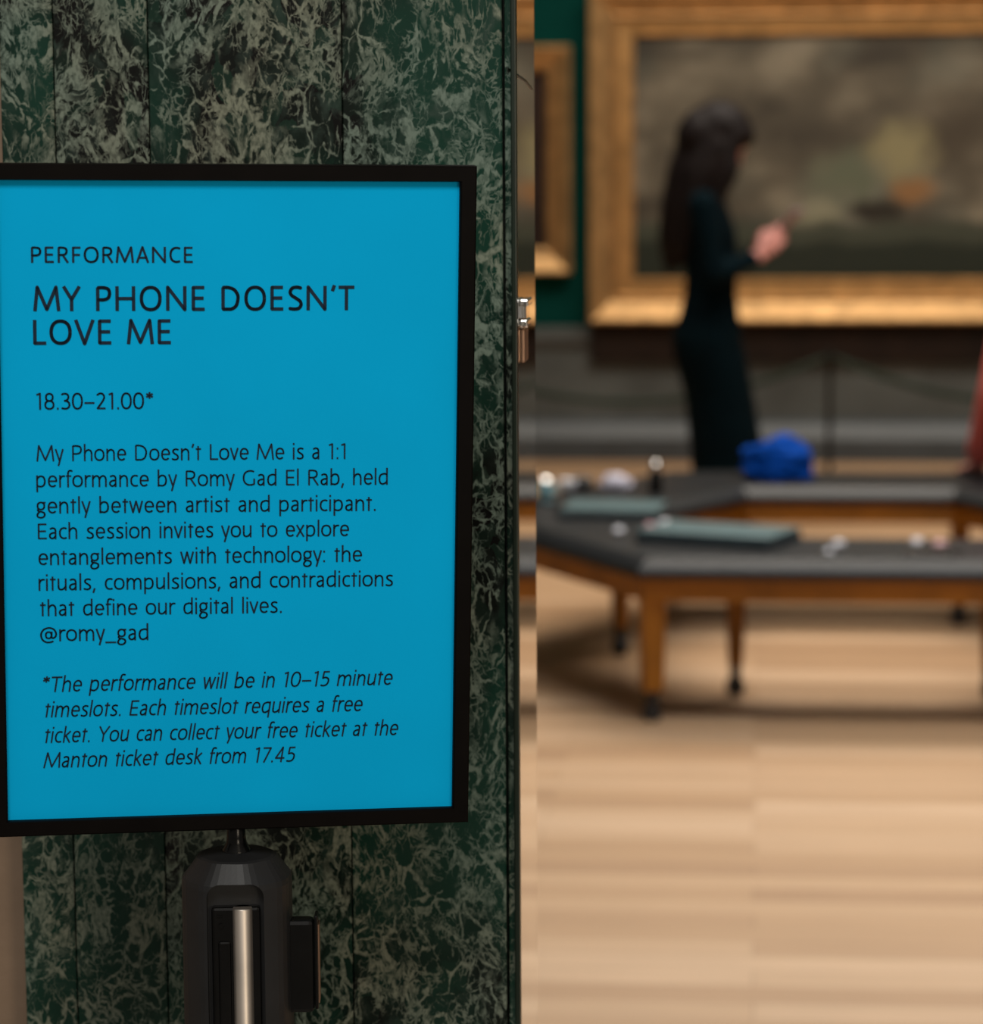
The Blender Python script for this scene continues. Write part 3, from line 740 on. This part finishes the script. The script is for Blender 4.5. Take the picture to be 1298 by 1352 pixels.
sh = {-1: Vector((-.045, -.160, 1.315)), 1: Vector((-.045, .160, 1.315))}
for s in (-1, 1):
    limb(bm, [(*sh[s], .045), (*el_[s], .034), (*wr[s], .024)])
hand(bm, wr[-1] + Vector((.012, .006, .008)), (.62, .28, .60), (.1, .90, .1), (-.55, .05, .80), .45)
hand(bm, wr[1] + Vector((.012, -.006, .012)), (.66, -.26, .60), (.1, -.90, .2), (-.55, -.05, .80), .45)
body_w = fused('body', bm, 'skin', wom, .0065, 4)
# dress with long sleeves
bm = bmesh.new()
rings(bm, [oval(-.085, .215, .17, .115), oval(-.095, .200, .168, .31), oval(-.118, .158, .165, .55), oval(-.165, .125, .172, .72), oval(-.172, .105, .170, .79), oval(-.142, .096, .145, .88),
           oval(-.122, .085, .130, .96), oval(-.118, .090, .138, 1.08), oval(-.115, .085, .155, 1.20), oval(-.105, .055, .165, 1.29), oval(-.09, .028, .14, 1.345), oval(-.070, .022, .07, 1.39)])
for s in (-1, 1):
    e2 = el_[s].lerp(wr[s], .92)
    limb(bm, [(*sh[s], .062), (*(sh[s].lerp(el_[s], .55)), .053), (*el_[s], .047), (*e2, .033)])
fused('dress', bm, 'dress', wom, .009, 8)
# hair: cap over the skull, long fall down the back, locks beside the face
bm = bmesh.new()
mt = HM
def hp(x, y, z): return tuple(mt @ Vector((x, y, z)))
ball(bm, hp(-.028, 0, .042), (.126, .108, .112), (0, radians(24), 0))
ball(bm, hp(-.085, 0, -.02), (.095, .108, .115), (0, radians(24), 0))
ball(bm, hp(.062, 0, .074), (.052, .076, .042), (0, radians(60), 0))
for s in (-1, 1):
    limb(bm, [(*hp(.030, s * .066, .06), .036), (*hp(.050, s * .078, -.01), .036), (.055, s * .088, 1.44, .040), (.022, s * .095, 1.36, .030), (.005, s * .10, 1.27, .016)])
    limb(bm, [(*hp(-.005, s * .076, -.01), .045), (-.02, s * .088, 1.44, .046), (-.055, s * .092, 1.33, .038), (-.08, s * .09, 1.22, .016)])
    limb(bm, [(*hp(-.05, s * .06, .02), .05), (-.07, s * .075, 1.44, .055), (-.095, s * .08, 1.30, .050), (-.125, s * .075, 1.15, .036), (-.14, s * .06, 1.06, .014)])
limb(bm, [(*hp(-.08, 0, .0), .085), (-.105, 0, 1.44, .088), (-.140, 0, 1.30, .080), (-.168, 0, 1.18, .060), (-.178, 0, 1.10, .036), (-.182, 0, 1.04, .014)])
fused('hair', bm, 'hair', wom, .010, 5)
for s in (-1, 1):
    fx = -.02 + (.03 if s < 0 else -.05)
    bm = bmesh.new()
    ball(bm, (fx - .035, s * .07, .045), (.045, .036, .040)); limb(bm, [(fx - .03, s * .07, .034, .033), (fx + .06, s * .074, .032, .034), (fx + .15, s * .078, .026, .026)])
    for v in bm.verts: v.co.z = max(v.co.z, .004)
    fused('shoe', bm, 'shoe', wom, .008, 4)
# phone held in both hands
ph = tag(link('phone', B(-.004, .004, -.037, .037, -.075, .075, bev=.003), 'phone'), 'mauve phone held up by the standing person', 'phone')
bm = bmesh.new(); bm.from_mesh(ph.data); 
ph.location = wom.location + Vector((.285, .003, 1.240)); ph.rotation_euler = (0, radians(46), radians(-38))
link('screen', B(-.0048, -.004, -.034, .034, -.071, .071), 'phoneblack', ph); bm.free()

# ================================================================== SEATED PERSON IN RED
st = tag(empty('person', (1.0, 9.30, 0), radians(90)), 'seated person in a coral red sweater leaning one hand on the bench', 'person')
# local: +x is the way the person faces (the back wall); +y is their left, toward the picture's left
bm = bmesh.new(); head(bm, (.03, 0, 1.235), radians(8)); limb(bm, [(.005, 0, 1.15, .052), (-.01, 0, 1.05, .058)])
rings(bm, [oval(-.10, .09, .15, .47), oval(-.09, .08, .13, .65), oval(-.09, .08, .15, .85), oval(-.08, .05, .17, 1.0), oval(-.05, .03, .07, 1.07)])
for s in (-1, 1): limb(bm, [(.0, s * .09, .535, .075), (.40, s * .11, .50, .058), (.42, s * .11, .09, .040)]); limb(bm, [(.40, s * .11, .05, .034), (.56, s * .12, .035, .028)])
wl = Vector((.12, .268, .488)); limb(bm, [(-.02, .17, .985, .05), (-.03, .225, .735, .040), (*wl, .026)])
hand(bm, wl + Vector((.004, .004, -.004)), (.92, .22, -.22), (0, 0, -1), (.25, -.95, 0), .12)
limb(bm, [(-.02, -.19, .985, .05), (.02, -.25, .74, .040), (.22, -.16, .60, .026)]); hand(bm, (.235, -.155, .60), (.9, .3, -.1), (0, 0, -1), (.2, .9, .2), .3)
fused('body', bm, 'skin', st, .008, 4)
bm = bmesh.new()
rings(bm, [oval(-.14, .12, .185, .50), oval(-.125, .115, .17, .65), oval(-.12, .11, .185, .85), oval(-.10, .075, .20, .98), oval(-.075, .05, .12, 1.05), oval(-.055, .04, .075, 1.08)])
limb(bm, [(-.02, .17, .975, .07), (-.03, .225, .735, .060), (*(Vector((-.03, .225, .735)).lerp(wl, .82)), .052)])
limb(bm, [(-.02, -.19, .975, .07), (.02, -.25, .74, .060), (.19, -.175, .62, .040)])
fused('sweater', bm, 'sweater', st, .011, 6)
bm = bmesh.new(); rings(bm, [oval(-.13, .13, .18, .455), oval(-.135, .13, .185, .53), oval(-.12, .11, .17, .58)])
for s in (-1, 1): limb(bm, [(.0, s * .09, .535, .082), (.40, s * .11, .51, .070), (.42, s * .11, .12, .058)])
fused('trousers', bm, 'trousers', st, .012, 5)
bm = bmesh.new(); ball(bm, (.0, 0, 1.275), (.105, .088, .095)); ball(bm, (-.03, 0, 1.215), (.075, .082, .085)); fused('hair', bm, 'hair', st, .012, 4)
for s in (-1, 1):
    bm = bmesh.new(); limb(bm, [(.39, s * .11, .05, .045), (.47, s * .115, .04, .040), (.58, s * .12, .034, .032)])
    for v in bm.verts: v.co.z = max(v.co.z, .004)
    fused('shoe', bm, 'castor', st, .010, 4)
